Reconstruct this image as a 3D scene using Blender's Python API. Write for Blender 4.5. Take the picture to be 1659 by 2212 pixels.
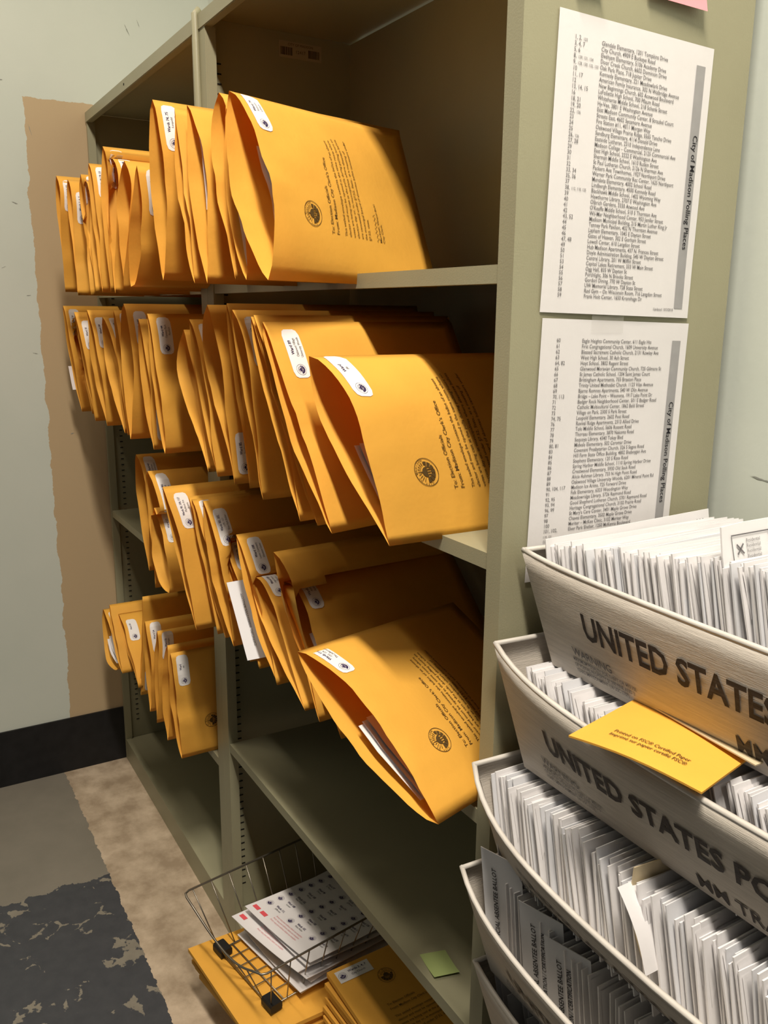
import bpy, math, random
from mathutils import Vector, Matrix, noise
random.seed(7)
SC = bpy.context.scene
COL = SC.collection
for o in list(bpy.data.objects):
    bpy.data.objects.remove(o, do_unlink=True)

# ------------------------------------------------------------------ camera
CAM_POS = Vector((0.693, -0.5541, 1.3479))
YAW, PITCH, ROLL, FPX = math.radians(59.4738), math.radians(-13.0684), math.radians(0.5566), 1866.43
fwd = Vector((-math.sin(YAW) * math.cos(PITCH), math.cos(YAW) * math.cos(PITCH), math.sin(PITCH)))
rgt0 = Vector((math.cos(YAW), math.sin(YAW), 0))
up0 = rgt0.cross(fwd)
rgt = rgt0 * math.cos(ROLL) + up0 * math.sin(ROLL)
upv = up0 * math.cos(ROLL) - rgt0 * math.sin(ROLL)
cd = bpy.data.cameras.new('camera')
cam = bpy.data.objects.new('camera', cd)
COL.objects.link(cam)
m3 = Matrix((rgt, upv, -fwd)).transposed()
cam.matrix_world = Matrix.Translation(CAM_POS) @ m3.to_4x4()
cd.sensor_fit = 'HORIZONTAL'
cd.sensor_width = 36.0
cd.lens = FPX / 1659.0 * 36.0
cd.clip_start = 0.01
SC.camera = cam

# ------------------------------------------------------------------ world, lamps, exposure
SC.view_settings.view_transform = 'Standard'
SC.view_settings.look = 'None'
SC.view_settings.gamma = 1.0
SC.view_settings.exposure = 0.0
SC.view_settings.use_curve_mapping = False
w = bpy.data.worlds.new('world')
SC.world = w
w.use_nodes = True
bg = w.node_tree.nodes['Background']
bg.inputs[0].default_value = (1.0, 0.93, 0.80, 1)
bg.inputs[1].default_value = 0.085

def area(name, loc, sx, sy, power, color):
    l = bpy.data.lights.new(name, 'AREA')
    l.shape = 'RECTANGLE'; l.size = sx; l.size_y = sy; l.energy = power; l.color = color
    o = bpy.data.objects.new(name, l); o.location = loc
    COL.objects.link(o)
    return o
# three fluorescent fixtures in a row on the ceiling over the aisle (facing down)
area('ceiling_fluorescent_far', (-1.00, -0.62, 2.95), 1.2, 0.12, 16.0, (1.0, 0.86, 0.70))
area('ceiling_fluorescent_mid', (0.68, -0.50, 2.95), 0.75, 0.12, 68.0, (1.0, 0.90, 0.77))
area('ceiling_fluorescent_near', (1.95, -0.50, 2.95), 1.2, 0.12, 10.0, (1.0, 0.94, 0.87))

# ------------------------------------------------------------------ helpers
class MB:
    def __init__(self): self.v = []; self.f = []
    def add(self, vs, fs):
        b = len(self.v); self.v += [Vector(p) for p in vs]; self.f += [tuple(i + b for i in f) for f in fs]; return self
    def box(self, lo, hi):
        x0, y0, z0 = lo; x1, y1, z1 = hi
        vs = [(x0,y0,z0),(x1,y0,z0),(x1,y1,z0),(x0,y1,z0),(x0,y0,z1),(x1,y0,z1),(x1,y1,z1),(x0,y1,z1)]
        return self.add(vs, [(0,3,2,1),(4,5,6,7),(0,1,5,4),(1,2,6,5),(2,3,7,6),(3,0,4,7)])
    def tube(self, pts, r, n=6):
        pts = [Vector(p) for p in pts]; b = len(self.v); k = len(pts)
        for i, p in enumerate(pts):
            d = (pts[min(i+1,k-1)] - pts[max(i-1,0)]).normalized()
            a = d.orthogonal().normalized() if i == 0 else (a - d * a.dot(d)).normalized()
            c = d.cross(a)
            for j in range(n):
                t = 2*math.pi*j/n
                self.v.append(p + a*math.cos(t)*r + c*math.sin(t)*r)
        for i in range(k-1):
            for j in range(n):
                self.f.append((b+i*n+j, b+i*n+(j+1)%n, b+(i+1)*n+(j+1)%n, b+(i+1)*n+j))
        self.f.append(tuple(b+j for j in reversed(range(n)))); self.f.append(tuple(b+(k-1)*n+j for j in range(n)))
        return self
    def grid(self, fn, nu, nv):
        b = len(self.v)
        for i in range(nu+1):
            for j in range(nv+1): self.v.append(Vector(fn(i/nu, j/nv)))
        for i in range(nu):
            for j in range(nv):
                q = b+i*(nv+1)+j; self.f.append((q, q+nv+1, q+nv+2, q+1))
        return self
    def mesh(self, name, mat, smooth=False, off=None):
        me = bpy.data.meshes.new(name)
        vs = [p - off for p in self.v] if off is not None else self.v
        me.from_pydata([tuple(p) for p in vs], [], self.f)
        if smooth: me.polygons.foreach_set('use_smooth', [True]*len(me.polygons))
        if mat: me.materials.append(mat)
        me.update(); return me
    def build(self, name, mat, parent=None, smooth=False, loc=None, label=None):
        loc = Vector(loc) if loc is not None else None
        if parent is not None:
            off = parent.location.copy()
            p = parent.parent
            while p is not None: off += p.location; p = p.parent
        else: off = loc if loc is not None else Vector((0,0,0))
        o = bpy.data.objects.new(name, self.mesh(name, mat, smooth, off))
        COL.objects.link(o)
        if parent is not None: o.parent = parent
        else: o.location = off
        if label: o['label'] = label
        return o

def tag(o, label=None, cat=None, group=None, kind=None):
    if label: o['label'] = label
    if cat: o['category'] = cat
    if group: o['group'] = group
    if kind: o['kind'] = kind
    return o
def empty(name, loc, label, cat, group=None):
    o = bpy.data.objects.new(name, None); o.empty_display_size = 0.05; o.location = loc
    COL.objects.link(o); return tag(o, label, cat, group)

# ---- text -> flat outline mesh
_tc = {}
def text2d(s, size, bold=0.0, align='LEFT', xs=1.0):
    key = (s, bold)
    if key not in _tc:
        c = bpy.data.curves.new('t', 'FONT'); c.body = s; c.size = 1.0; c.resolution_u = 2; c.offset = bold
        o = bpy.data.objects.new('t', c)
        me = bpy.data.meshes.new_from_object(o)
        vs = [(v.co.x, v.co.y) for v in me.vertices]; fs = [tuple(p.vertices) for p in me.polygons]
        bpy.data.objects.remove(o); bpy.data.curves.remove(c); bpy.data.meshes.remove(me)
        _tc[key] = (vs, fs)
    vs, fs = _tc[key]
    if not vs: return [], []
    wd = max(v[0] for v in vs)
    dx = {'LEFT': 0, 'CENTER': -wd/2, 'RIGHT': -wd}[align]
    return [((x+dx)*size*xs, y*size) for x, y in vs], fs
def put2d(mb, flat, fn, x=0, y=0, ang=0):
    vs, fs = flat; ca, sa = math.cos(ang), math.sin(ang)
    mb.add([fn(x + px*ca - py*sa, y + px*sa + py*ca) for px, py in vs], fs)
def seal2d(r, ringtext=False):
    vs, fs = [], []
    def sector(r0, r1, a0, a1, n):
        b = len(vs)
        for i in range(n+1):
            a = a0 + (a1-a0)*i/n
            vs.append((r0*math.cos(a)*r, r0*math.sin(a)*r)); vs.append((r1*math.cos(a)*r, r1*math.sin(a)*r))
        for i in range(n): fs.append((b+2*i, b+2*i+1, b+2*i+3, b+2*i+2))
    def poly(ps):
        b = len(vs); vs.extend([(x*r, y*r) for x, y in ps]); fs.append(tuple(range(b, b+len(ps))))
    sector(.955, 1.0, 0, 2*math.pi, 28)
    for k in range(7):                         # heavy blocks round the lower rim
        a0 = math.radians(178 + k*28); sector(.40 if k < 6 else .5, .74, a0, a0 + math.radians(24), 3)
    sector(0.0, .36, 0, math.pi, 8)            # dome
    poly([(-.05,.3),(.05,.3),(.02,.62),(-.02,.62)])
    poly([(-.46,-.09),(.46,-.09),(.46,-.01),(-.46,-.01)])
    for k in range(5): poly([(-.40+k*.18,-.36),(-.32+k*.18,-.36),(-.32+k*.18,-.1),(-.40+k*.18,-.1)])
    for k in range(9):                         # sun rays
        a = math.radians(25 + k*16); c, s_ = math.cos(a), math.sin(a)
        poly([(c*.45-s_*.015, s_*.45+c*.015),(c*.45+s_*.015, s_*.45-c*.015),(c*.72+s_*.03, s_*.72-c*.03),(c*.72-s_*.03, s_*.72+c*.03)])
    if ringtext:
        for i, ch in enumerate('CITY OF MADISON'):
            if ch == ' ': continue
            a = math.radians(200 - i*13.2); t, f2 = text2d(ch, .2*r, .01, 'CENTER')
            b = len(vs); th = a - math.pi/2
            for x, y in t: vs.append((.78*r*math.cos(a) + x*math.cos(th) - y*math.sin(th), .78*r*math.sin(a) + x*math.sin(th) + y*math.cos(th)))
            fs.extend([tuple(q+b for q in f) for f in f2])
    return vs, fs

# ------------------------------------------------------------------ materials
def mat(name, col, rough=.6, var=0.0, vscale=20, bump=0.0, bscale=200, spec=.3, metal=0, stretch=None):
    m = bpy.data.materials.new(name); m.use_nodes = True
    nt = m.node_tree; b = nt.nodes['Principled BSDF']
    b.inputs['Base Color'].default_value = (*col, 1); b.inputs['Roughness'].default_value = rough
    b.inputs['Specular IOR Level'].default_value = spec; b.inputs['Metallic'].default_value = metal
    tc = nt.nodes.new('ShaderNodeTexCoord'); src = tc.outputs['Object']
    if stretch:
        mp = nt.nodes.new('ShaderNodeMapping'); mp.inputs['Scale'].default_value = stretch
        nt.links.new(src, mp.inputs[0]); src = mp.outputs[0]
    if var:
        n = nt.nodes.new('ShaderNodeTexNoise'); n.inputs['Scale'].default_value = vscale; n.inputs['Detail'].default_value = 5
        nt.links.new(src, n.inputs['Vector'])
        r = nt.nodes.new('ShaderNodeValToRGB')
        r.color_ramp.elements[0].position = .3; r.color_ramp.elements[1].position = .7
        r.color_ramp.elements[0].color = (*[c*(1-var) for c in col], 1); r.color_ramp.elements[1].color = (*[min(1, c*(1+var*.6)) for c in col], 1)
        nt.links.new(n.outputs['Fac'], r.inputs[0]); nt.links.new(r.outputs[0], b.inputs['Base Color'])
    if bump:
        n2 = nt.nodes.new('ShaderNodeTexNoise'); n2.inputs['Scale'].default_value = bscale; n2.inputs['Detail'].default_value = 3
        nt.links.new(src, n2.inputs['Vector'])
        bp = nt.nodes.new('ShaderNodeBump'); bp.inputs['Strength'].default_value = bump; bp.inputs['Distance'].default_value = .002
        nt.links.new(n2.outputs['Fac'], bp.inputs['Height']); nt.links.new(bp.outputs[0], b.inputs['Normal'])
    return m
def add_translucent(m, col, fac):
    nt = m.node_tree; b = nt.nodes['Principled BSDF']; out = nt.nodes['Material Output']
    t = nt.nodes.new('ShaderNodeBsdfTranslucent'); t.inputs[0].default_value = (*col, 1)
    mx = nt.nodes.new('ShaderNodeMixShader'); mx.inputs[0].default_value = fac
    nt.links.new(b.outputs[0], mx.inputs[1]); nt.links.new(t.outputs[0], mx.inputs[2]); nt.links.new(mx.outputs[0], out.inputs[0])
    return m
def see_through(m, fac):
    nt = m.node_tree; b = nt.nodes['Principled BSDF']; out = nt.nodes['Material Output']
    t = nt.nodes.new('ShaderNodeBsdfTransparent'); mx = nt.nodes.new('ShaderNodeMixShader'); mx.inputs[0].default_value = fac
    nt.links.new(b.outputs[0], mx.inputs[1]); nt.links.new(t.outputs[0], mx.inputs[2]); nt.links.new(mx.outputs[0], out.inputs[0])
    return m
M = {}
M['steel'] = mat('putty_enamel_steel', (.345, .33, .215), .42, .05, 6, .08, 500, .4)
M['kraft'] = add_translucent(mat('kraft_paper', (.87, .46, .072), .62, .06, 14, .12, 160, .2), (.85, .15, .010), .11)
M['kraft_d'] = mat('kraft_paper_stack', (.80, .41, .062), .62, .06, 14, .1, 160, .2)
M['white'] = mat('white_paper', (.78, .76, .765), .7, .02, 30, .05, 200, .15)
M['letter'] = add_translucent(mat('white_envelope_paper', (.84, .83, .84), .7, .03, 8, .05, 120, .15), (.8, .78, .75), .08)
M['letter2'] = mat('greyer_envelope_paper', (.72, .73, .76), .7, .03, 8, .05, 120, .15)
M['tanpaper'] = mat('tan_paper', (.62, .52, .34), .7)
M['label'] = mat('label_sticker', (.86, .85, .84), .5, 0, 0, 0, 0, .3)
M['ink'] = mat('black_ink', (.025, .024, .028), .7, 0, 0, 0, 0, .1)
M['ink_p'] = mat('purple_black_ink', (.05, .035, .10), .7, 0, 0, 0, 0, .1)
M['ink_br'] = mat('ink_on_kraft', (.10, .06, .02), .7, 0, 0, 0, 0, .1)
M['ink_g'] = mat('grey_ink', (.16, .155, .16), .7, 0, 0, 0, 0, .1)
M['greybar'] = mat('grey_print', (.36, .355, .36), .7, .06, 60)
M['red'] = mat('red_print', (.75, .10, .12), .6)
M['pinkink'] = mat('pink_print', (.80, .38, .40), .7)
M['pink'] = mat('pink_sticky_paper', (.88, .34, .38), .65)
M['green'] = mat('green_sticky_paper', (.42, .52, .20), .65)
M['tape'] = mat('clear_tape', (.76, .735, .71), .25, 0, 0, 0, 0, .5)
M['wire'] = mat('galvanised_wire', (.30, .27, .22), .35, 0, 0, 0, 0, .5, .85)
M['blackplastic'] = mat('black_plastic', (.015, .015, .015), .45)
M['slot'] = mat('slot_shadow_gap', (.012, .012, .010), .9)
M['black_base'] = mat('black_rubber_base', (.012, .012, .013), .55, .3, 30, .1, 60, .35)
M['tray'] = add_translucent(mat('corrugated_plastic', (.62, .57, .50), .5, .14, 9, .35, 26, .35, 0, (3, 3, 60)), (.7, .62, .5), .12)
M['trayrim'] = mat('tray_rim_plastic', (.60, .57, .52), .45, .12, 25, .2, 60, .4)
M['trayink'] = mat('tray_lettering', (.055, .045, .04), .6, .5, 18, 0, 0, .2, 0, (1, 1, 40))

# ------------------------------------------------------------------ structure: walls, floor, baseboards
XL = -1.802     # left wall plane
YB = 0.345      # back wall plane
def wallpaint(name, patch):
    m = bpy.data.materials.new(name); m.use_nodes = True; nt = m.node_tree; b = nt.nodes['Principled BSDF']
    b.inputs['Roughness'].default_value = .55; b.inputs['Specular IOR Level'].default_value = .3
    N = nt.nodes.new; L = nt.links.new
    tc = N('ShaderNodeTexCoord'); n = N('ShaderNodeTexNoise'); n.inputs['Scale'].default_value = 3; n.inputs['Detail'].default_value = 4
    L(tc.outputs['Object'], n.inputs['Vector'])
    r = N('ShaderNodeValToRGB'); r.color_ramp.elements[0].position = .35; r.color_ramp.elements[1].position = .7
    r.color_ramp.elements[0].color = (.60, .65, .58, 1); r.color_ramp.elements[1].color = (.65, .69, .62, 1)
    L(n.outputs['Fac'], r.inputs[0]); col = r.outputs[0]
    if patch:
        sp = N('ShaderNodeSeparateXYZ'); L(tc.outputs['Object'], sp.inputs[0])
        n2 = N('ShaderNodeTexNoise'); n2.inputs['Scale'].default_value = 14; n2.inputs['Detail'].default_value = 8; n2.inputs['Roughness'].default_value = .65
        L(tc.outputs['Object'], n2.inputs['Vector'])
        def edge(sock, sgn, at, wob):
            a = N('ShaderNodeMath'); a.operation = 'MULTIPLY_ADD'; a.inputs[1].default_value = wob; L(n2.outputs['Fac'], a.inputs[0]); L(sock, a.inputs[2])
            c = N('ShaderNodeMath'); c.operation = 'GREATER_THAN' if sgn > 0 else 'LESS_THAN'; c.inputs[1].default_value = at; L(a.outputs[0], c.inputs[0]); return c.outputs[0]
        # rough-edged tan repaint: beside the shelf, up to its top
        e1 = edge(sp.outputs['Y'], 1, -0.152 + .5*.035, .035); e2 = edge(sp.outputs['Z'], -1, 1.868 + .5*.03, .03)
        mu = N('ShaderNodeMath'); mu.operation = 'MULTIPLY'; L(e1, mu.inputs[0]); L(e2, mu.inputs[1])
        mx = N('ShaderNodeMix'); mx.data_type = 'RGBA'; L(mu.outputs[0], mx.inputs['Factor']); L(col, mx.inputs[6]); mx.inputs[7].default_value = (.53, .40, .24, 1)
        col = mx.outputs[2]
    L(col, b.inputs['Base Color'])
    n3 = N('ShaderNodeTexNoise'); n3.inputs['Scale'].default_value = 120; L(tc.outputs['Object'], n3.inputs['Vector'])
    bp = N('ShaderNodeBump'); bp.inputs['Strength'].default_value = .08; bp.inputs['Distance'].default_value = .002
    L(n3.outputs['Fac'], bp.inputs['Height']); L(bp.outputs[0], b.inputs['Normal'])
    return m
wl = tag(MB().box((XL-.1, -3.0, 0), (XL, YB+.1, 2.8)).build('wall_left', wallpaint('pale_green_wall_paint_with_tan_patch', True)), 'pale grey-green wall with a rough-edged tan repaint beside the shelving', None, None, 'structure')
wb = tag(MB().box((XL, YB, 0), (3.0, YB+.1, 2.8)).build('wall_back', wallpaint('pale_green_wall_paint', False)), 'pale green painted wall behind the shelving', None, None, 'structure')
mscuff = mat('scuff', (.28, .29, .26), .7)
def scuff(parent, c, axis, ln, wd, ang, seed):
    rnd = random.Random(seed); mb = MB(); n = 9; top = []; bot = []
    for i in range(n+1):
        t = i/n - .5; hw = wd*(1-(2*t)**2)*rnd.uniform(.35, 1)/2; off = rnd.uniform(-.15, .15)*wd
        top.append((t*ln, off+hw)); bot.append((t*ln, off-hw))
    def P(q):
        a = q[0]*math.cos(ang)-q[1]*math.sin(ang); d = q[0]*math.sin(ang)+q[1]*math.cos(ang)
        return (XL+.0006, c[0]+a, c[1]+d) if axis == 'x' else (c[0]+a, YB-.0006, c[1]+d)
    mb.add([P(q) for q in top]+[P(q) for q in bot], [(i, i+1, n+2+i, n+1+i) for i in range(n)])
    mb.build('scuff_mark', mscuff, parent)
for i, (c, ln, wd, an) in enumerate([((-.205,1.90),.020,.004,-.1),((-.19,1.61),.016,.003,-.35),((-.175,1.38),.012,.002,.1),((-.17,1.23),.014,.002,-.2),((-.14,1.79),.03,.0016,-1.3),((.12,2.06),.03,.0025,-1.1),((.15,2.08),.02,.002,-1.2),((-.23,1.45),.012,.0015,.4),((-.09,1.01),.012,.003,.3)]):
    scuff(wl, c, 'x', ln, wd, an, i)
for i, (c, ln, wd, an) in enumerate([((.075,1.53),.014,.004,.5),((.09,1.44),.014,.006,.25),((.05,1.158),.03,.003,-.12),((.06,1.30),.03,.002,.1),((.065,1.24),.006,.004,1.0)]):
    scuff(wb, c, 'y', ln, wd, an, 40+i)

def floor_mat():
    m = bpy.data.materials.new('worn_painted_concrete'); m.use_nodes = True; nt = m.node_tree; b = nt.nodes['Principled BSDF']
    b.inputs['Roughness'].default_value = .5; b.inputs['Specular IOR Level'].default_value = .35
    N = nt.nodes.new; L = nt.links.new
    tc = N('ShaderNodeTexCoord'); sp = N('ShaderNodeSeparateXYZ'); L(tc.outputs['Object'], sp.inputs[0])
    def noi(sc, det=6, ro=.6):
        n = N('ShaderNodeTexNoise'); n.inputs['Scale'].default_value = sc; n.inputs['Detail'].default_value = det; n.inputs['Roughness'].default_value = ro
        L(tc.outputs['Object'], n.inputs['Vector']); return n.outputs['Fac']
    def ramp(f, p0, p1, c0, c1):
        r = N('ShaderNodeValToRGB'); r.color_ramp.elements[0].position = p0; r.color_ramp.elements[1].position = p1
        r.color_ramp.elements[0].color = (*c0, 1); r.color_ramp.elements[1].color = (*c1, 1); L(f, r.inputs[0]); return r.outputs[0]
    def mix(f, a, c):
        x = N('ShaderNodeMix'); x.data_type = 'RGBA'; L(f, x.inputs['Factor']); L(a, x.inputs[6]); L(c, x.inputs[7]); return x.outputs[2]
    def thr(sock, f, wob, at, less=False):
        a = N('ShaderNodeMath'); a.operation = 'MULTIPLY_ADD'; a.inputs[1].default_value = wob; L(f, a.inputs[0]); L(sock, a.inputs[2])
        c = N('ShaderNodeMath'); c.operation = 'LESS_THAN' if less else 'GREATER_THAN'; c.inputs[1].default_value = at; L(a.outputs[0], c.inputs[0]); return c.outputs[0]
    bare = ramp(noi(13, 8, .62), .36, .66, (.35, .27, .185), (.60, .49, .36))
    grey = ramp(noi(9), .3, .7, (.20, .185, .15), (.235, .215, .175))
    chipn = noi(12, 9, .62)
    n4 = N('ShaderNodeTexVoronoi'); n4.feature = 'DISTANCE_TO_EDGE'; n4.inputs['Scale'].default_value = 13
    wv = N('ShaderNodeVectorMath'); wv.operation = 'MULTIPLY_ADD'; wv.inputs[1].default_value = (.12,.12,.12)
    nn = N('ShaderNodeTexNoise'); nn.inputs['Scale'].default_value = 9; nn.inputs['Detail'].default_value = 6; L(tc.outputs['Object'], nn.inputs['Vector'])
    L(nn.outputs['Color'], wv.inputs[0]); L(tc.outputs['Object'], wv.inputs[2]); L(wv.outputs[0], n4.inputs['Vector'])
    crack = N('ShaderNodeMath'); crack.operation = 'MULTIPLY_ADD'; crack.inputs[1].default_value = -.9; L(n4.outputs[0], crack.inputs[0]); L(chipn, crack.inputs[2])
    cm = ramp(crack.outputs[0], .54, .555, (0, 0, 0), (1, 1, 1))
    blue = ramp(noi(30), .3, .7, (.050, .054, .062), (.066, .070, .078))
    bluechip = mix(cm, blue, ramp(noi(16), .3, .7, (.20, .18, .145), (.27, .25, .20)))
    dark = thr(sp.outputs['X'], noi(16, 8, .6), .09, -1.245+.045)
    painted = mix(dark, grey, bluechip)
    strip = thr(sp.outputs['Y'], noi(35, 6, .6), .022, -.182+.011)
    L(mix(strip, painted, bare), b.inputs['Base Color'])
    bp = N('ShaderNodeBump'); bp.inputs['Strength'].default_value = .25; bp.inputs['Distance'].default_value = .002
    L(noi(60, 8, .7), bp.inputs['Height']); L(bp.outputs[0], b.inputs['Normal'])
    return m
tag(MB().box((XL-.1, -3.0, -.1), (3.0, YB+.1, 0)).build('floor', floor_mat()), 'concrete floor, bare tan strip beside chipped grey and blue paint', None, None, 'structure')
tag(MB().box((XL, -3.0, 0), (XL+.006, YB, .168)).build('baseboard_left', M['black_base']), 'black rubber baseboard along the left wall', None, None, 'structure')
tag(MB().box((.05, YB-.006, 0), (3.0, YB, .168)).build('baseboard_back', M['black_base']), 'black rubber baseboard along the back wall', None, None, 'structure')

# ------------------------------------------------------------------ shelving: two steel bays side by side
W, DEP, DIN, H = .897, .317, .297, 1.844
def shelving(x0, x1, fl, fr, levels, label, outer):
    root = empty('shelving_unit', ((x0+x1)/2, DEP/2, 0), label, 'shelving', 'steel shelving bays in a row')
    S = M['steel']; t = .0016
    def side(xa, inner):     # sheet side with front flange
        mb = MB().box((xa, .0, 0), (xa+t, DEP, H-.002)); mb.build('side_panel', S, root)
    side(x0+.0004, 1); side(x1-t-.0004, -1)
    # front uprights: folded steel channel (front face + inner return)
    for xa, wd, sg in ((x0, fl, 1), (x1, fr, -1)):
        a, b = (xa+.0002, xa+wd) if sg > 0 else (xa-wd, xa-.0002)
        mb = MB().box((a, -.0012, 0), (b, .0008, H-.024))
        ib = b if sg > 0 else a
        mb.box((ib-.0008, .0008, 0), (ib+.0008, .018, H-.024))
        mb.build('front_upright', S, root)
    MB().box((x0+.002, DIN, .02), (x1-.002, DIN+.0016, H-.004)).build('back_panel', S, root)
    # top: folded sheet with a deep front lip
    mb = MB().box((x0+.0003, -.003, H-.0016), (x1-.0003, DEP, H)).box((x0+.0003, -.003, H-.0235), (x1-.0003, -.0014, H-.0016)).box((x0+.003, -.0014, H-.0245), (x1-.003, .012, H-.0225))
    tp = mb.build('top_panel', S, root)
    MB().box(((x0+x1)/2-.003-.05, -.0036, H-.013), ((x0+x1)/2+.003-.05, -.0031, H-.009)).build('bolt_hole', M['slot'], tp)
    for z in levels:
        a, b = x0+fl+.0012 if fl > .03 else x0+.012, x1-fr-.0012 if fr > .03 else x1-fr-.0005
        mb = MB().box((a, .0004, z-.0014), (b, DIN-.001, z)).box((a, .0004, z-.0185), (b, .002, z-.0014)).box((a, .002, z-.0185), (b, .016, z-.017))
        mb.box((a, DIN-.003, z-.0185), (b, DIN-.001, z-.0014))
        mb.build('shelf', S, root)
    # floor shelf with its kick plate
    a, b = x0+.004, x1-.004
    MB().box((a, .012, .062), (b, DIN-.001, .064)).build('base_shelf', S, root)
    MB().box((a, -.0006, 0), (b, .001, .0655)).box((a, .001, .064), (b, .014, .0655)).build('kick_plate', S, root)
    # peg slots punched up the inside of the far side (the face towards the camera)
    mb = MB(); xi = x0+.0026
    for yy in ((.036,) if outer else (.030,)):
        z = .12
        while z < H-.06:
            if not (abs(z-1.70) < .12 and yy > .03): mb.box((xi, yy, z), (xi+.0004, yy+.008, z+.0026))
            z += .0165
    o = mb.build('peg_slots', M['slot'], root); o['kind'] = 'stuff'
    return root
U_R = shelving(-W, 0, .034, .025, (1.395, 1.094, .784, .479), 'right bay of putty steel shelving with two lists taped to its end', False)
U_L = shelving(-2*W, -W, .010, .034, (1.395, 1.094, .784, .412), 'left bay of putty steel shelving against the painted wall', True)
# joint strip over the seam of the two bays, upper part
mb = MB()
mb.tube([(-W, -.0030, 1.41), (-W, -.0034, 1.6), (-W, -.0060, 1.846), (-W, .002, 1.8535)], .0062, 10)
tag(mb.build('joint_strip', M['steel'], U_R, True), 'rounded cover strip over the seam of the two bays')
# barcode sticker inside the upper right compartment
st = tag(MB().box((-.8945, .150, 1.800), (-.8941, .236, 1.828)).build('barcode_sticker', mat('aged_sticker', (.46, .40, .28), .5), None, False, (-.8945, .19, 1.8)), 'aged barcode sticker stuck inside the upper right compartment', 'sticker')
mb = MB(); rnd = random.Random(3)
for y0 in (.153, .209):
    y = y0
    while y < y0+.022:
        wd = rnd.choice((.0007, .0012, .002)); mb.box((-.8941, y, 1.8045), (-.8939, y+wd, 1.818)); y += wd + rnd.choice((.0006, .001))
mb.build('barcode_bars', M['ink_br'], st)
mb = MB()
put2d(mb, text2d('12417', .008, 0, 'CENTER'), lambda x, y: (-.8939, .193+x, 1.809+y)); put2d(mb, text2d('CITY OF MADISON', .006, 0, 'CENTER'), lambda x, y: (-.8939, .193+x, 1.821+y))
mb.build('printed_text', M['ink_br'], st)

# ------------------------------------------------------------------ polling-place lists taped to the end panel
LIST1 = [("1, 2,","123","Glendale Elementary, 1201 Tompkins Drive"),("3, 4, 7","","City Church, 4909 E Buckeye Road"),("5, 6","","Elvehjem Elementary, 5106 Academy Drive"),("8,","129, 131, 134","Door Creek Church, 6602 Dominion Drive"),("9,","128, 130, 132, 133","Oak Park Place, 718 Jupiter Drive"),("10","","Kennedy Elementary, 221 Meadowlark Drive"),("11, 17","","American Family Insurance, 302 N Walbridge Avenue"),("12","","New Beginnings Church, 602 Acewood Boulevard"),("13, 14, 15","","LaFollette High School, 700 Pflaum Road"),("16","","Whitehorse Middle School, 218 Schenk Street"),("18, 21","","Hy-Vee, 3801 E Washington Avenue"),("19, 20","","East Madison Community Center, 8 Straubel Court"),("22,","136","Streets East, 4602 Sycamore Avenue"),("23","","Fire Station #11, 4011 Morgan Way"),("24","","Oakwood Village Prairie Ridge, 5565 Tancho Drive"),("25","","Sandburg Elementary, 4114 Donald Drive"),("26,","126","Eastside Lutheran, 2310 Independence Lane"),("27, 28","","Madison College – Commercial, 2125 Commercial Ave"),("29","","East High School, 2222 E Washington Ave"),("30","","Sherman Middle School, 1610 Ruskin Street"),("31","","St Paul Lutheran Church, 2126 N Sherman Ave"),("32","","Packers Ave Townhomes, 1927 Northport Drive"),("33, 34","","Warner Park Community Rec Center, 1625 Northport"),("35, 36","","Mendota Elementary, 4002 School Road"),("37","","Lindbergh Elementary, 4500 Kennedy Road"),("38,","112, 118, 135","Blackhawk Middle School, 1402 Wyoming Way"),("39","","Hawthorne Library, 2707 E Washington Ave"),("40","","Olbrich Gardens, 3330 Atwood Ave"),("41","","O'Keeffe Middle School, 510 S Thornton Ave"),("42","","Wil-Mar Neighborhood Center, 953 Jenifer Street"),("43, 52","","Madison Municipal Building, 215 Martin Luther King Jr"),("44","","Tenney Park Pavilion, 402 N Thornton Avenue"),("45","","Lapham Elementary, 1045 E Dayton Street"),("46","","Gates of Heaven, 302 E Gorham Street"),("47, 48","","Lowell Center, 610 Langdon Street"),("49","","Hub Madison Apartments, 437 N. Frances Street"),("50","","Doyle Administration Building, 545 W Dayton Street"),("51","","Central Library, 201 W Mifflin Street"),("53","","Capitol Lakes Retirement, 333 W Main Street"),("54","","Ogg Hall, 835 W Dayton St"),("55","","Porchlight, 306 N Brooks Street"),("56","","Gordon Dining, 770 W Dayton St"),("57","","UW Memorial Library, 728 State Street"),("58","","Red Gym – On Wisconsin Room, 716 Langdon Street"),("59","","Frank Holt Center, 1650 Kronshage Dr")]
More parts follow.
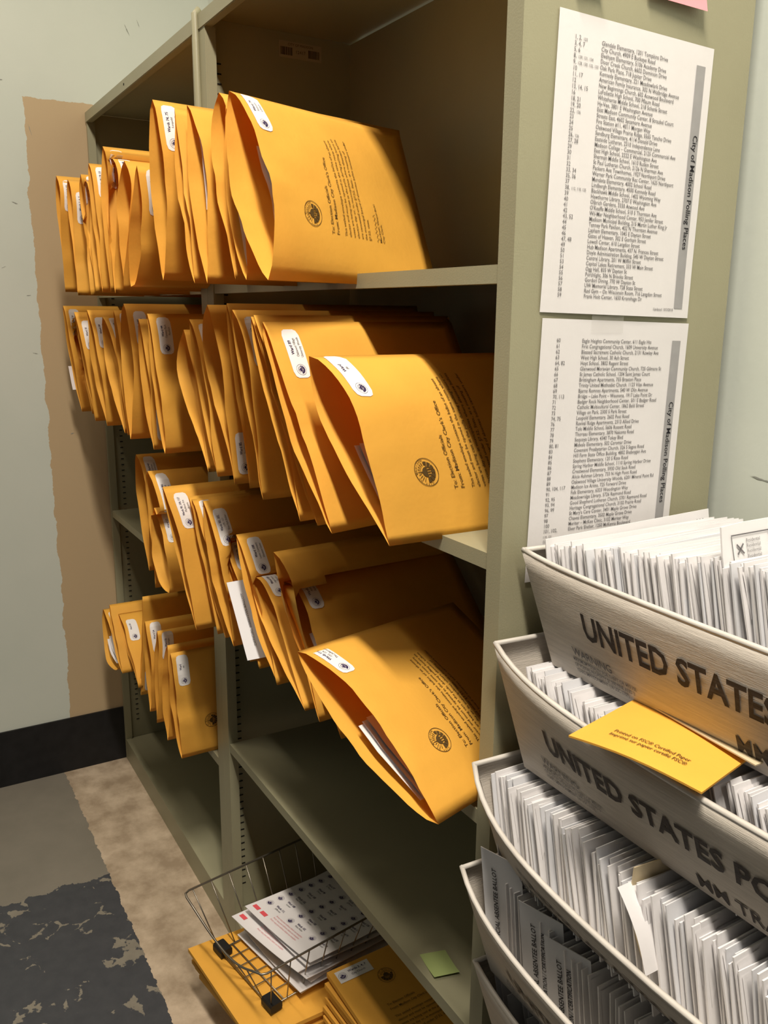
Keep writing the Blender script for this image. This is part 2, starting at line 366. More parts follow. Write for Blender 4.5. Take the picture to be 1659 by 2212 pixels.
LIST2 = [("60","","Eagle Heights Community Center, 611 Eagle Hts"),("61","","First Congregational Church, 1609 University Avenue"),("62","","Blessed Sacrament Catholic Church, 2131 Rowley Ave"),("63","","West High School, 30 Ash Street"),("64, 82","","Hoyt School, 3802 Regent Street"),("65","","Glenwood Moravian Community Church, 725 Gilmore St"),("66","","St James Catholic School, 1204 Saint James Court"),("67","","Brittingham Apartments, 755 Braxton Place"),("68","","Trinity United Methodist Church. 1123 Vilas Avenue"),("69","","Bjarne Romnes Apartments, 540 W Olin Avenue"),("70, 113","","Bridge – Lake Point – Waunona, 1917 Lake Point Dr"),("71","","Badger Rock Neighborhood Center, 501 E Badger Road"),("72","","Catholic Multicultural Center, 1862 Beld Street"),("73","","Village on Park, 2300 S Park Street"),("74, 75","","Leopold Elementary, 2602 Post Road"),("76","","Revival Ridge Apartments, 2313 Allied Drive"),("77","","Toki Middle School, 5606 Russett Road"),("78","","Thoreau Elementary, 3870 Nakoma Road"),("79","","Sequoya Library, 4340 Tokay Blvd"),("80, 81","","Midvale Elementary, 502 Caromar Drive"),("83","","Covenant Presbyterian Church, 326 S Segoe Road"),("84","","Hill Farm State Office Building, 4802 Sheboygan Ave"),("85","","Stephens Elementary, 120 S Rosa Road"),("86","","Spring Harbor Middle School, 1110 Spring Harbor Drive"),("87","","Crestwood Elementary, 5930 Old Sauk Road"),("88","","Alicia Ashman Library, 733 N High Point Road"),("89","","Oakwood Village University Woods, 6201 Mineral Point Rd"),("90, 104, 117","","Madison Ice Arena, 725 Forward Drive"),("91","","Falk Elementary, 6323 Woodington Way"),("92, 95","","Meadowridge Library, 5726 Raymond Road"),("93, 94","","Good Shepherd Lutheran Church, 5701 Raymond Road"),("96, 99","","Heritage Congregational Church, 3102 Prairie Road"),("97","","St Mary's Care Center, 3401 Maple Grove Drive"),("98","","Chavez Elementary, 3502 Maple Grove Drive"),("100","","Meriter – McKee Clinic, 3102 Meriter Way"),("101, 102,","","Elver Park Shelter, 1250 McKenna Boulevard"),("","119, 121",""),("103,","114, 115, 116","West Police District, 1710 McKenna Boulevard"),("105, 107,","127","Coventry Village, 7707 North Brookline Drive"),("106","125, 137","Blackhawk Church, 9620 Brader Way"),("108","","Lussier Center, 55 S Gammon Road")]
PW, PH = .2159, .2794
def list_sheet(name, y0, z0, rot, rows, first, pitch, label, curl, updated):
    cr, sr = math.cos(rot), math.sin(rot)
    def S(u, v, lift=0.0):   # u right (towards the back wall), v down
        x = .0012 + curl(u/PW, v/PH) + lift
        return Vector((x, y0 + u*cr + v*sr, z0 + u*sr - v*cr))
    mb = MB().grid(lambda a, b: S(b*PW, a*PH), 14, 8)
    o = mb.build(name, M['white'], None, True, (0.001, y0+PW/2, z0-PH))
    tag(o, label, 'paper', 'polling place lists on the end panel')
    tx = MB()
    fn = lambda x, y: S(x, -y, .0005)
    for i, (a, sm, c) in enumerate(rows):
        v = first + i*pitch
        wd = 0
        if a:
            f = text2d(a, .0058, .0, xs=.92); put2d(tx, f, fn, .0205, -v); wd = max(q[0] for q in f[0])
        if sm: put2d(tx, text2d(sm, .0040, 0, xs=.9), fn, .0205+wd+(.0022 if a else 0), -v)
        if c: put2d(tx, text2d(c, .0058, .003, xs=.90), fn, .0555, -v)
    if updated: put2d(tx, text2d('Updated: 10/3/2018', .0042, 0, xs=.95), fn, .158, -.2725)
    tx.build('list_text', M['ink_g'], o)
    MB().grid(lambda a, b: S(.1915+b*.0135, .0195+a*.250, .0004), 12, 1).build('title_bar', M['greybar'], o)
    tt = MB()
    f = text2d('City of Madison Polling Places', .0098, .003, xs=1.0)
    put2d(tt, f, lambda x, y: S(x, -y, .0007), .1962, -.088, -math.pi/2)
    tt.build('title_text', M['ink'], o)
    return o
list_sheet('polling_list_sheet', .0404, 1.6281, math.radians(-1.36), LIST1, .0235, .00545, 'upper printed sheet of polling places, wards 1 to 59, taped to end panel', lambda a, b: .0022*math.sin(math.pi*a)*(b**2) + .003*(1-a)**3*b**2*(1-b)*4*.4 + .004*max(0, b-.8)*a, True)
list_sheet('polling_list_sheet', .0379, 1.3429, math.radians(-1.38), LIST2, .0235, .0058, 'lower printed sheet of polling places, from ward 60 on, above the top tray', lambda a, b: .0012*math.sin(math.pi*a)*b, False)
for y, z in ((.125, 1.622), (.118, 1.3435)):
    pass
o = MB().grid(lambda a, b: (.0024, .104+.046*b, 1.350-.022*a), 1, 3).build('tape_strip', see_through(M['tape'], .82), None, False, (.002, .13, 1.325))
tag(o, 'strip of clear tape joining the two polling lists', 'tape')
def pk(a, b): return Vector((.001+.009*a**2*(.5+.5*b), .150+.081*b, 1.732-.076*a-.003*b))
o = MB().grid(pk, 8, 4).build('sticky_note', M['pink'], None, True, (.001, .19, 1.655)); tag(o, 'pink sticky note curling off the end panel above the lists', 'note')
o = MB().grid(lambda a, b: Vector((.001+.010*a**2, .052+.033*b, 1.70-.045*a)), 8, 3).build('sticky_note', M['white'], None, True, (.001, .07, 1.655)); tag(o, 'white note above the upper list, cut off by the frame', 'note')
g = [Vector((-.165,.016,0)), Vector((-.155,.052,0)), Vector((-.107,.043,0)), Vector((-.116,.008,0))]
def gs(a, b): 
    p = g[0].lerp(g[1], b).lerp(g[3].lerp(g[2], b), a); return Vector((p.x, p.y, .4796+.004*a**3))
o = MB().grid(gs, 6, 3).build('sticky_note', M['green'], None, True, (-.135, .03, .4796)); tag(o, 'green sticky note lying on the lowest shelf', 'note')

# ------------------------------------------------------------------ manila envelopes standing in rows (10 x 13 in, open end towards the aisle)
LEN = .33
class Env: pass
CELL = .009
def lim_at(lim, p):
    y, z = p.y/CELL-.5, p.z/CELL-.5; iy, iz = int(math.floor(y)), int(math.floor(z)); u, v = y-iy, z-iz
    c = [lim.get((iy+a, iz+b)) for a in (0, 1) for b in (0, 1)]
    k = [q for q in c if q is not None]
    if not k: return 9.0
    m = sum(k)/len(k); c = [m if q is None else q for q in c]
    return (c[0]*(1-v)+c[1]*v)*(1-u) + (c[2]*(1-v)+c[3]*v)*u
def build_env(key, B, T, nr, fr, bx, lab, label=None, lpos=.70, flip=False, printed=False, pseal=False, bz=0.0, group='', dep=LEN, seed=0, ls=.008, fill=.005, tail=1.45, lim=None):
    rnd = random.Random(seed*13+5)
    B, T = Vector(B), Vector(T); hn, bn = nr; hf, bf = fr
    b = Vector((bx, 1, bz)).normalized()
    nrm = b.cross((T-B).normalized()).normalized()
    if nrm.x < 0: nrm = -nrm
    gN = math.log(.5)/math.log(hn); gF = math.log(.5)/math.log(hf)
    NV, ND = 20, 16
    ph = [rnd.uniform(0, 50) for _ in range(4)]
    kw = rnd.uniform(.0028, .0052)
    kA, kA2 = rnd.uniform(-.006, .006), rnd.uniform(-.004, .004); kH, kH2 = rnd.uniform(.3, .7), rnd.uniform(.2, .8)
    if printed: kA *= .4; kA2 *= .4
    lipN, lipF = rnd.uniform(-.004, .002), rnd.uniform(-.006, .004)
    def pt(side, i, j):
        h = i/NV; s = (j/ND)**1.25
        e = T - B
        p = B + e*h + b*(dep*s)
        g = gN if side > 0 else gF
        shp = math.sin(math.pi*min(1, h**g))**.7 if 0 < h < 1 else 0.0
        body = math.sin(math.pi*h)**.35 if 0 < h < 1 else 0.0
        fall = (1-s)**tail
        x = (bn if side > 0 else bf)*shp*fall + side*fill*body*math.sin(math.pi*min(1, s*1.02+.0))**.6*(1 if s < .98 else 0)
        x += kA*max(0, 1-abs(h-kH)/.16)*(1-s)**3 + kA2*max(0, 1-abs(h-kH2)/.10)*(1-s)**2
        wr = 0.0
        if 0 < h < 1:
            q = Vector((h*3.1+ph[0]+(0 if side > 0 else 9), s*2.6+ph[1], ph[2]))
            wr = (noise.noise(q)*kw + abs(noise.noise(q*2.3))*kw*.9 - kw*.3)*math.sin(math.pi*h)**.5*(1-s*.6)
            if s >= .999: wr = 0
        p = p + nrm*(x + wr)
        # slack front lips
        lip = (lipN if side > 0 else lipF)*math.sin(math.pi*h) + .0022*noise.noise(Vector((h*4+ph[3], side*7, 0)))
        p.y += lip*(1-s)**2
        return p
    near = [[pt(1, i, j) for j in range(ND+1)] for i in range(NV+1)]
    far = [[pt(-1, i, j) for j in range(ND+1)] for i in range(NV+1)]
    # keep clear of the envelope standing to the right: push this one left where they would meet
    for i in range(NV+1):
        for j in range(ND+1):
            a, c = near[i][j], far[i][j]
            a.x = min(a.x, lim_at(lim, a) - .0012); 
            edge = i in (0, NV) or j == ND
            c.x = a.x if edge else min(c.x, lim_at(lim, c) - .0020, a.x - .0006)
    for i in range(NV*3):
        for j in range(ND*3):
            h, s = i/3, j/3; i0, j0 = int(h), int(s); u, v = h-i0, s-j0
            p = (far[i0][j0]*(1-u)+far[i0+1][j0]*u)*(1-v) + (far[i0][j0+1]*(1-u)+far[i0+1][j0+1]*u)*v
            k = (int(math.floor(p.y/CELL)), int(math.floor(p.z/CELL)))
            if p.x < lim.get(k, 9): lim[k] = p.x
    mb = MB(); idx = {}
    def vid(side, i, j):
        if i in (0, NV) or j == ND: side = 1
        k = (side, i, j)
        if k not in idx:
            idx[k] = len(mb.v); mb.v.append(near[i][j] if side > 0 else far[i][j])
        return idx[k]
    for side in (1, -1):
        for i in range(NV):
            for j in range(ND):
                q = (vid(side, i, j), vid(side, i, j+1), vid(side, i+1, j+1), vid(side, i+1, j))
                mb.f.append(q if side > 0 else q[::-1])
    base = B + b*(dep/2)
    root = mb.build('manila_envelope', M['kraft'], None, True, base)
    tag(root, lab, 'envelope', group)
    L = (T-B).length
    def on(u, d, off=.0008):      # u metres up from the bottom edge, d metres back from the open edge
        h = min(.9999, max(0, u/L))*NV; s = (min(.9999, max(0, d/dep))**(1/1.25))*ND
        i, j = int(h), int(s); a, c = h-i, s-j
        p = (near[i][j]*(1-a) + near[i+1][j]*a)*(1-c) + (near[i][j+1]*(1-a) + near[i+1][j+1]*a)*c
        n = (near[i][j+1]-near[i][j]).cross(near[i+1][j]-near[i][j])
        if n.length < 1e-12: n = Vector((1, 0, 0))
        n.normalize()
        if n.x < 0: n = -n
        return p + n*off
    ev = Env(); ev.on = on; ev.root = root; ev.near = near; ev.far = far; ev.B = B; ev.T = T; ev.b = b; ev.L = L
    if label is not None:
        u0 = lpos*L if lpos is not None else 0; lw, ll = .0254, .066
        if u0+ll > L-.004: u0 = L-.004-ll
        nu, nv = 8, 4
        def lg(a, c):
            u, d = u0 + a*ll, ls + c*lw
            if a in (0, 1) and c in (0, 1): u += .0022*(1 if a == 0 else -1); d += .0022*(1 if c == 0 else -1)
            return on(u, d, .0007)
        lo = MB().grid(lg, nu, nv).build('address_label', M['label'], root, False)
        tx = MB(); tb = MB()
        # text runs up the envelope; lines follow one another towards the back
        def fn(x, y): 
            return on(u0 + (ll-x if flip else x), ls + (lw+y if flip else -y), .0011)
        for k, ln in enumerate(label):
            sz = .0062 if k == 0 else .0054
            put2d(tb if k == 0 else tx, text2d(ln, sz, .012 if k == 0 else 0, 'CENTER', xs=.86 if len(ln) < 15 else .68), fn, .041, -.0095 - k*.0062)
        put2d(tb, seal2d(.0072), fn, .0108, -.0127)
        tb.build('label_heading', M['ink_p'], root)
        if tx.v: tx.build('label_text', M['ink_g'], root)
    if printed or pseal:
        tx = MB()
        def fp(x, y): return on(x, -y, .0008)
        put2d(tx, seal2d(.0165, True), fp, .078, -.072)
        if printed:
            rows = [('To: Election Officials', .110), ('From: Madison City Clerk\'s Office', .1195), ('This sealed envelope contains the ballot of an absent', .135), ('elector and must be opened in the same room where', .1435), ('votes are being cast at the polls during polling hours on', .152), ('election day or, in municipalities where absentee ballots', .1605), ('are canvassed under §7.52, Stats., at a meeting of', .169), ('the municipal board of absentee ballot canvassers under', .1775), ('§7.52, stats.', .186), ('Maribeth Witzel-Behl', .211), ('City Clerk', .218)]
            for s_, d in rows: put2d(tx, text2d(s_, .0074 if d < .13 else .0062, .004, xs=1.05), fp, .056, -d)
            pts = [(.056+.0016*k, -.202+.0035*math.sin(k*1.7)*(.4+.6*math.sin(k*.6)**2)) for k in range(26)]
            for k in range(25):
                (x0, y0), (x1, y1) = pts[k], pts[k+1]
                tx.add([fp(x0, y0-.0005), fp(x1, y1-.0005), fp(x1, y1+.0005), fp(x0, y0+.0005)], [(0, 1, 2, 3)])
        tx.build('printed_text', M['ink_br'], root)
    return ev

G = {1: 'manila envelopes on the top shelf', 2: 'manila envelopes on the second shelf', 3: 'manila envelopes on the third shelf', 4: 'manila envelopes on the lower left shelf'}
TAB = [
(1,'E1',(-1.466,-0.145,1.385),(-1.453,-0.150,1.637),(0.78,0.033),(0.8,-0.026),-.02,"manila envelope at the far left end of the top shelf, labelled Wards 1, 2",['Wards 1, 2, 123','Glendale','Elementary'],.70),
(1,'E2',(-1.329,-0.145,1.376),(-1.382,-0.140,1.622),(0.78,0.028),(0.8,-0.025),-.02,"manila envelope second from the left on the top shelf",['Wards 3, 4, 7','City Church'],.60),
(1,'E3',(-1.204,-0.145,1.376),(-1.268,-0.135,1.619),(0.7,0.014),(0.8,-0.035),-.03,"manila envelope third from the left on the top shelf, creased",['Wards 5, 6','Elvehjem','Elementary'],.72),
(1,'E4',(-1.152,-0.145,1.382),(-1.266,-0.130,1.606),(0.75,0.037),(0.66,-0.034),-.03,"crumpled manila envelope fourth from the left on the top shelf",['Wards 10','Kennedy','Elementary'],.74),
(1,'E5',(-1.098,-0.145,1.379),(-1.155,-0.144,1.625),(0.58,0.029),(0.75,-0.009),-.03,"manila envelope labelled Ward 8 on the top shelf of the left bay",['Ward 8, 129, 131','Door Creek','Church'],.70),
(1,'E6',(-1.028,-0.145,1.379),(-1.044,-0.141,1.640),(0.72,0.035),(0.75,-0.014),-.04,"tallest-standing manila envelope of the left bay's top shelf, label on its upper edge",['Wards 22, 136','Streets East'],.72),
(1,'E7',(-0.997,-0.145,1.376),(-1.048,-0.130,1.622),(0.75,0.06),(0.66,-0.014),-.04,"wide-mouthed manila envelope labelled Wards 27, 28 on the top shelf",['Wards 27, 28','Madison','College'],.70),
(1,'E8',(-0.931,-0.145,1.381),(-0.880,-0.145,1.593),(0.75,0.039),(0.7,-0.033),-.05,"crumpled open manila envelope just left of the Ward 29 envelope",None,.7),
(1,'E8b',(-0.882,-0.145,1.386),(-0.800,-0.145,1.575),(0.4,0.037),(0.47,-0.009),-.10,"manila envelope labelled Ward 29, East High School, on the top shelf",['Ward 29','East High','School'],.67),
(1,'E9',(-0.691,-0.145,1.392),(-0.684,-0.150,1.652),(0.52,0.037),(0.65,-0.019),-.10,"manila envelope labelled Wards 74, 75, first in the right bay's top shelf",['Wards 74, 75','Leopold','Elementary'],.72),
(1,'E10',(-0.535,-0.145,1.384),(-0.600,-0.143,1.627),(0.55,0.009),(0.5,-0.012),-.12,"thin manila envelope right of the Wards 74, 75 envelope",None,.7),
(1,'E12',(-0.482,-0.145,1.383),(-0.557,-0.139,1.623),(0.59,0.031),(0.55,-0.009),-.16,"manila envelope with ballots showing, middle of the right top shelf",None,.7),
(1,'E13',(-0.375,-0.145,1.385),(-0.463,-0.127,1.622),(0.68,0.022),(0.7,-0.029),-.24,"round-mouthed manila envelope two left of the big front one on the top shelf",['Ward 78','Thoreau','Elementary'],.72),
(1,'E13b',(-0.339,-0.145,1.384),(-0.440,-0.126,1.600),(0.44,0.01),(0.44,-0.013),-.28,"manila envelope directly behind the rightmost one on the top shelf",None,.7),
(1,'E14',(-0.270,-0.145,1.382),(-0.384,-0.143,1.607),(0.47,0.041),(0.54,-0.025),-.36,"rightmost manila envelope on the top shelf, wide open, printed note to election officials",['Ward 79','Sequoya','Library'],.74),
(2,'r2-1',(-1.613,-0.097,1.090),(-1.618,-0.125,1.354),(0.57,0.023),(0.51,-0.031),.0,"manila envelope labelled Ward 31 at the far left of the second shelf",['Ward 31','St Paul','Lutheran'],.72),
(2,'r2-2',(-1.551,-0.085,1.090),(-1.652,-0.099,1.321),(0.55,0.016),(0.65,-0.033),.0,"manila envelope second from the left on the second shelf, mouth gaping",None,.7),
(2,'r2-5',(-1.301,-0.106,1.090),(-1.306,-0.133,1.345),(0.51,0.026),(0.51,-0.023),.0,"manila envelope labelled Ward 39, Hawthorne Library, on the second shelf",['Ward 39','Hawthorne','Library'],.68),
(2,'r2-4',(-1.400,-0.110,1.090),(-1.410,-0.140,1.340),(0.52,0.018),(0.52,-0.024),.0,"manila envelope third from the left on the second shelf",['Ward 35','Mendota'],.66),
(2,'r2-6',(-1.163,-0.102,1.090),(-1.233,-0.118,1.331),(0.63,0.045),(0.63,-0.026),.0,"manila envelope labelled Ward 40, Olbrich Gardens, on the second shelf",['Ward 40','Olbrich','Gardens'],.72),
(2,'r2-7',(-1.132,-0.103,1.090),(-1.135,-0.117,1.345),(0.58,0.031),(0.58,-0.004),.0,"narrow manila envelope squeezed left of the Ward 41 envelope",['Ward'],.72),
(2,'w41',(-1.070,-0.115,1.090),(-1.067,-0.114,1.358),(0.56,0.051),(0.7,-0.026),.0,"manila envelope labelled Ward 41, O'Keeffe Middle School, on the second shelf",['Ward 41',"O'Keeffe Middle",'School'],.70),
(2,'r2-9',(-0.946,-0.102,1.085),(-0.960,-0.115,1.330),(0.57,0.019),(0.57,-0.008),-.05,"manila envelope with its label near the bottom, between Wards 41 and 44",['Ward 42','Wil-Mar'],.07),
(2,'w44',(-0.861,-0.105,1.090),(-0.886,-0.118,1.340),(0.44,0.022),(0.47,-0.015),-.04,"manila envelope labelled Ward 44, Tenney Park Pavilion, on the second shelf",['Ward 44','Tenney Park','Pavilion'],.71),
(2,'r2-11',(-0.646,-0.097,1.090),(-0.750,-0.096,1.315),(0.7,0.01),(0.75,-0.052),-.05,"unlabelled manila envelope right of the Ward 44 envelope",None,.7),
(2,'r2-12',(-0.601,-0.098,1.090),(-0.664,-0.114,1.333),(0.65,0.026),(0.59,-0.016),-.05,"manila envelope with a bright label left of the Ward 85 envelope",['Ward 83','Covenant'],.70),
(2,'r2-13',(-0.549,-0.089,1.086),(-0.557,-0.120,1.355),(0.7,0.017),(0.75,-0.04),-.05,"manila envelope labelled Ward 85 near its bottom corner",['Ward 85','Stephens','Elementary'],.055),
(2,'r2-14',(-0.492,-0.087,1.090),(-0.499,-0.113,1.357),(0.65,0.014),(0.65,-0.01),-.05,"thin manila envelope between Wards 85 and 87",['Ward 86'],.72),
(2,'w87',(-0.408,-0.101,1.090),(-0.420,-0.133,1.348),(0.66,0.026),(0.72,-0.018),-.05,"manila envelope labelled Ward 87, Crestwood Elementary, on the second shelf",['Ward 87','Crestwood','Elementary'],.71),
(2,'r2-16',(-0.268,-0.109,1.090),(-0.348,-0.137,1.340),(0.6,0.01),(0.6,-0.009),-.12,"manila envelope two left of the Ward 89 envelope",None,.7),
(2,'r2-17',(-0.238,-0.100,1.090),(-0.336,-0.137,1.342),(0.58,0.006),(0.58,-0.009),-.16,"manila envelope tight against the left of the Ward 89 envelope",None,.7),
(2,'w89',(-0.195,-0.103,1.090),(-0.312,-0.136,1.334),(0.5,0.008),(0.57,-0.011),-.20,"manila envelope labelled Ward 89, Oakwood Village University Woods",['Ward 89','Oakwood Village','University Woods'],.715),
(2,'last',(-0.114,-0.070,1.090),(-0.222,-0.117,1.297),(0.66,0.044),(0.68,-0.025),.02,"rightmost manila envelope on the second shelf, low, mouth open, printed note",['Ward','86'],.74),
(3,'r3-1',(-1.161,-0.066,0.780),(-1.205,-0.072,1.036),(0.67,0.057),(0.69,-0.012),.0,"leftmost manila envelope on the third shelf, labelled Ward 45",['Ward 45','Lapham','Elementary'],.72),
(3,'r3-2',(-1.034,-0.089,0.780),(-1.020,-0.096,1.031),(0.7,0.079),(0.75,-0.03),.0,"manila envelope labelled Ward 46 on the third shelf, bulging open",['Ward 46','Gates of','Heaven'],.72),
(3,'w53',(-0.928,-0.090,0.800),(-1.008,-0.090,0.957),(0.43,0.018),(0.43,-0.061),-.04,"short crumpled manila envelope labelled Ward 53, Capitol Lakes Retirement",['Ward 53','Capitol Lakes','Retirement'],.55),
(3,'w90',(-0.754,-0.094,0.780),(-0.816,-0.125,1.038),(0.6,0.021),(0.58,-0.018),-.06,"manila envelope labelled Wards 90, 104, 117, Madison Ice Arena",['Wards 90, 104, 117','Madison Ice','Arena'],.70),
(3,'r3-5',(-0.717,-0.067,0.780),(-0.778,-0.090,1.024),(0.57,0.011),(0.57,-0.016),-.06,"thin manila envelope right of the Madison Ice Arena envelope",None,.7),
(3,'r3-6',(-0.693,-0.061,0.780),(-0.757,-0.093,1.023),(0.56,0.021),(0.56,-0.012),-.06,"manila envelope labelled Wards 92, 95 on the third shelf",['Wards 92, 95','Meadowridge','Library'],.74),
(3,'w101',(-0.649,-0.062,0.780),(-0.713,-0.086,1.028),(0.56,0.023),(0.53,-0.017),-.06,"manila envelope labelled Wards 101, 102, Elver Park Shelter",['Wards 101, 102,','119, 121','Elver Park Shelter'],.68),
(3,'107',(-0.571,-0.064,0.780),(-0.740,-0.041,0.966),(0.54,0.012),(0.54,-0.013),-.06,"manila envelope labelled 105, 107, 127 on the third shelf",['Wards 105,','107, 127','Coventry Village'],.74),
(3,'106',(-0.537,-0.061,0.780),(-0.721,-0.049,0.951),(0.54,0.017),(0.54,-0.009),-.08,"manila envelope labelled Ward 106 with its corner fold raised",['Ward 106, 125'],.70),
(3,'w108',(-0.465,-0.060,0.780),(-0.601,-0.070,0.992),(0.57,0.012),(0.54,-0.014),-.08,"manila envelope labelled Ward 108, Lussier Community Education Center",['Ward 108','Lussier Community','Education Center'],.70),
(3,'w109',(-0.363,-0.061,0.780),(-0.568,-0.059,0.926),(0.7,0.036),(0.7,-0.017),-.08,"manila envelope labelled Ward 109, High Point Church",['Ward 109','High Point','Church'],.72),
(3,'r3-12',(-0.321,-0.059,0.780),(-0.433,-0.076,1.005),(0.7,0.029),(0.7,-0.01),-.10,"manila envelope with a dog-eared top corner behind Wards 110",None,.7),
(3,'w110',(-0.262,-0.055,0.780),(-0.444,-0.057,0.954),(0.7,0.037),(0.66,-0.011),-.12,"manila envelope labelled Wards 110, Attic Angel Association, ballots in its mouth",['Wards 110, 136','Attic Angel','Association'],.72),
(3,'w111',(-0.004,-0.070,0.800),(-0.237,-0.130,0.931),(0.56,0.032),(0.46,-0.023),-.34,"rightmost manila envelope on the third shelf, labelled Wards 111, The Jefferson, gaping",['Wards 111,','122, 124','The Jefferson'],.76),
(4,'r4-1',(-1.421,-0.085,0.456),(-1.588,-0.085,0.560),(0.51,0.025),(0.51,-0.09),.0,"leftmost manila envelope on the lower left shelf, wide open with ballots inside",['Ward 49','Hub Madison'],.55),
(4,'r4-2',(-1.400,-0.085,0.447),(-1.500,-0.085,0.600),(0.44,0.008),(0.44,-0.03),.0,"second manila envelope from the left on the lower left shelf",None,.5),
(4,'r4-3',(-1.303,-0.070,0.443),(-1.475,-0.070,0.580),(0.55,0.028),(0.6,-0.017),.0,"manila envelope third from the left on the lower left shelf, small label",['Ward 50'],.55),
(4,'r4-4',(-1.317,-0.064,0.416),(-1.257,-0.060,0.690),(0.5,0.009),(0.5,-0.011),.0,"tallest manila envelope on the lower left shelf, label at its foot",['Ward 51'],.05),
(4,'r4-5',(-1.187,-0.075,0.430),(-1.170,-0.080,0.660),(0.56,0.026),(0.56,-0.025),.0,"manila envelope fifth from the left on the lower left shelf",['Ward 54'],.70),
(4,'r4-6',(-1.134,-0.075,0.425),(-1.090,-0.075,0.663),(0.55,0.009),(0.6,-0.023),.0,"manila envelope labelled Ward 55 on the lower left shelf",['Ward 55','Porchlight'],.72),
(4,'r4-8',(-1.050,-0.075,0.420),(-1.020,-0.075,0.654),(0.5,0.012),(0.5,-0.022),.0,"manila envelope just left of the rightmost on the lower left shelf",None,.7),
(4,'r4-9',(-0.968,-0.070,0.414),(-0.964,-0.084,0.658),(0.51,0.011),(0.51,-0.025),-.02,"rightmost manila envelope on the lower left shelf, beside the post",['Ward','60'],.70),
]
EV = {}
LIM = {1: {}, 2: {}, 3: {}, 4: {}}
ORDER = sorted(range(len(TAB)), key=lambda n: -(TAB[n][2][0]+TAB[n][3][0]))
for n in ORDER:
    row, key, B, T, nr, fr, bx, lab, lbl, lp = TAB[n]
    kw = {}
    if key in ('E14', 'last'): kw = dict(printed=True, ls=.010, tail=1.3)
    if key == 'w111': kw = dict(printed=True, bz=-.06, tail=1.25)
    if key == 'r4-9': kw['pseal'] = True
    if key == 'w89': kw['ls'] = .018
    if key in ('w44', 'w41', 'w108', 'w90', 'E8b'): kw['ls'] = .012
    if row == 4 and key in ('r4-1', 'r4-2', 'r4-3'): kw['dep'] = .30
    EV[key] = build_env(key, B, T, nr, fr, bx, lab, lbl, lp, group=G[row], seed=n+1, lim=LIM[row], **kw)

# ballots showing in the mouths of some envelopes
def insert(key, u0, u1, d0, d1, side, lab, printed=False, n=1, m='white', out=0.0):
    ev = EV[key]
    for k in range(n):
        t = (side + k*.10)
        def P(a, c):
            h = min(.999, (u0 + (u1-u0)*a)/ev.L)*20; i = int(h); f = h-i
            pn = ev.near[i][0]*(1-f)+ev.near[i+1][0]*f; pf = ev.far[i][0]*(1-f)+ev.far[i+1][0]*f
            p = pf.lerp(pn, t) + ev.b*(d0+k*.004+(d1-d0)*c)
            p.x += -.3*t*(pn-pf).x*c + .0015*math.sin(a*3+k)
            return p
        mb = MB().grid(P, 6, 5)
        o = mb.build('ballot_envelope', M[m], None, True, P(.5, .5))
        tag(o, lab if n == 1 else lab + (', front one' if k == 0 else ', behind the first' if k == 1 else ', hindmost'), 'ballot')
        if printed and k == 0:
            tx = MB()
            fn = lambda x, y: P(min(1, max(0, x)), min(1, max(0, -y))) + Vector((.0009, -.0004, 0))
            put2d(tx, text2d('OFFICIAL ABSENTEE BALLOT', .062, .01), fn, .06, -.12); put2d(tx, text2d('APPLICATION / CERTIFICATION', .062, .01), fn, .06, -.2)
            for q in range(4): put2d(tx, text2d('Statement of the voter and witness certificate', .03), fn, .1, -.3-q*.06)
            tx.build('printed_text', M['ink_g'], o)
insert('E14', .06, .17, .016, .20, .66, 'white ballot envelope inside the rightmost top-shelf envelope', n=2)
insert('E9', .06, .17, .012, .20, .75, 'white ballot envelope edge inside the Wards 74, 75 envelope')
insert('E12', .10, .21, .010, .20, .5, 'white ballot envelope inside the middle top-shelf envelope')
insert('E13b', .02, .12, .006, .20, .35, 'white ballot envelope low in the envelope behind the rightmost top one')
insert('last', .045, .125, .014, .24, .30, 'white ballot envelope inside the rightmost second-shelf envelope', n=2)
insert('w110', .07, .16, .008, .20, .35, 'white ballot envelope in the mouth of the Wards 110 envelope', n=3)
insert('w111', .035, .150, .010, .24, .30, 'white ballot envelope inside the gaping Wards 111 envelope', True, n=3)
insert('r4-1', .03, .13, .004, .20, .35, 'white ballot envelope inside the leftmost lower-shelf envelope', n=3)
insert('r2-1', .055, .115, -.008, .18, -.05, 'white ballot envelope sticking out at the far left of the second shelf')
# white envelope sticking out between the third-shelf envelopes
a0, a1 = Vector((-.640, -.075, .900)), Vector((-.545, -.078, .795))
wv = Vector((.018, .090, .012))
o = MB().grid(lambda a, c: a0.lerp(a1, a) + wv*c + Vector((.004*math.sin(math.pi*c), 0, 0)), 6, 4).build('ballot_envelope', M['letter2'], None, True, a1)
tag(o, 'white ballot envelope sticking out left of the Ward 106 envelope', 'ballot')
tx = MB()
fn = lambda x, y: a0.lerp(a1, x) + wv*(-y) + Vector((.005, -.001, 0))
put2d(tx, text2d('OFFICIAL ABSENTEE BALLOT', .052, .01), lambda x, y: fn(.95-x, y), .12, -.22)
tx.build('printed_text', M['ink_g'], o); tx = MB()
put2d(tx, text2d('APPLICATION / CERTIFICATION', .052, .01), lambda x, y: fn(.95-x, y), .12, -.34)
tx.build('printed_text', M['ink_g'], o)

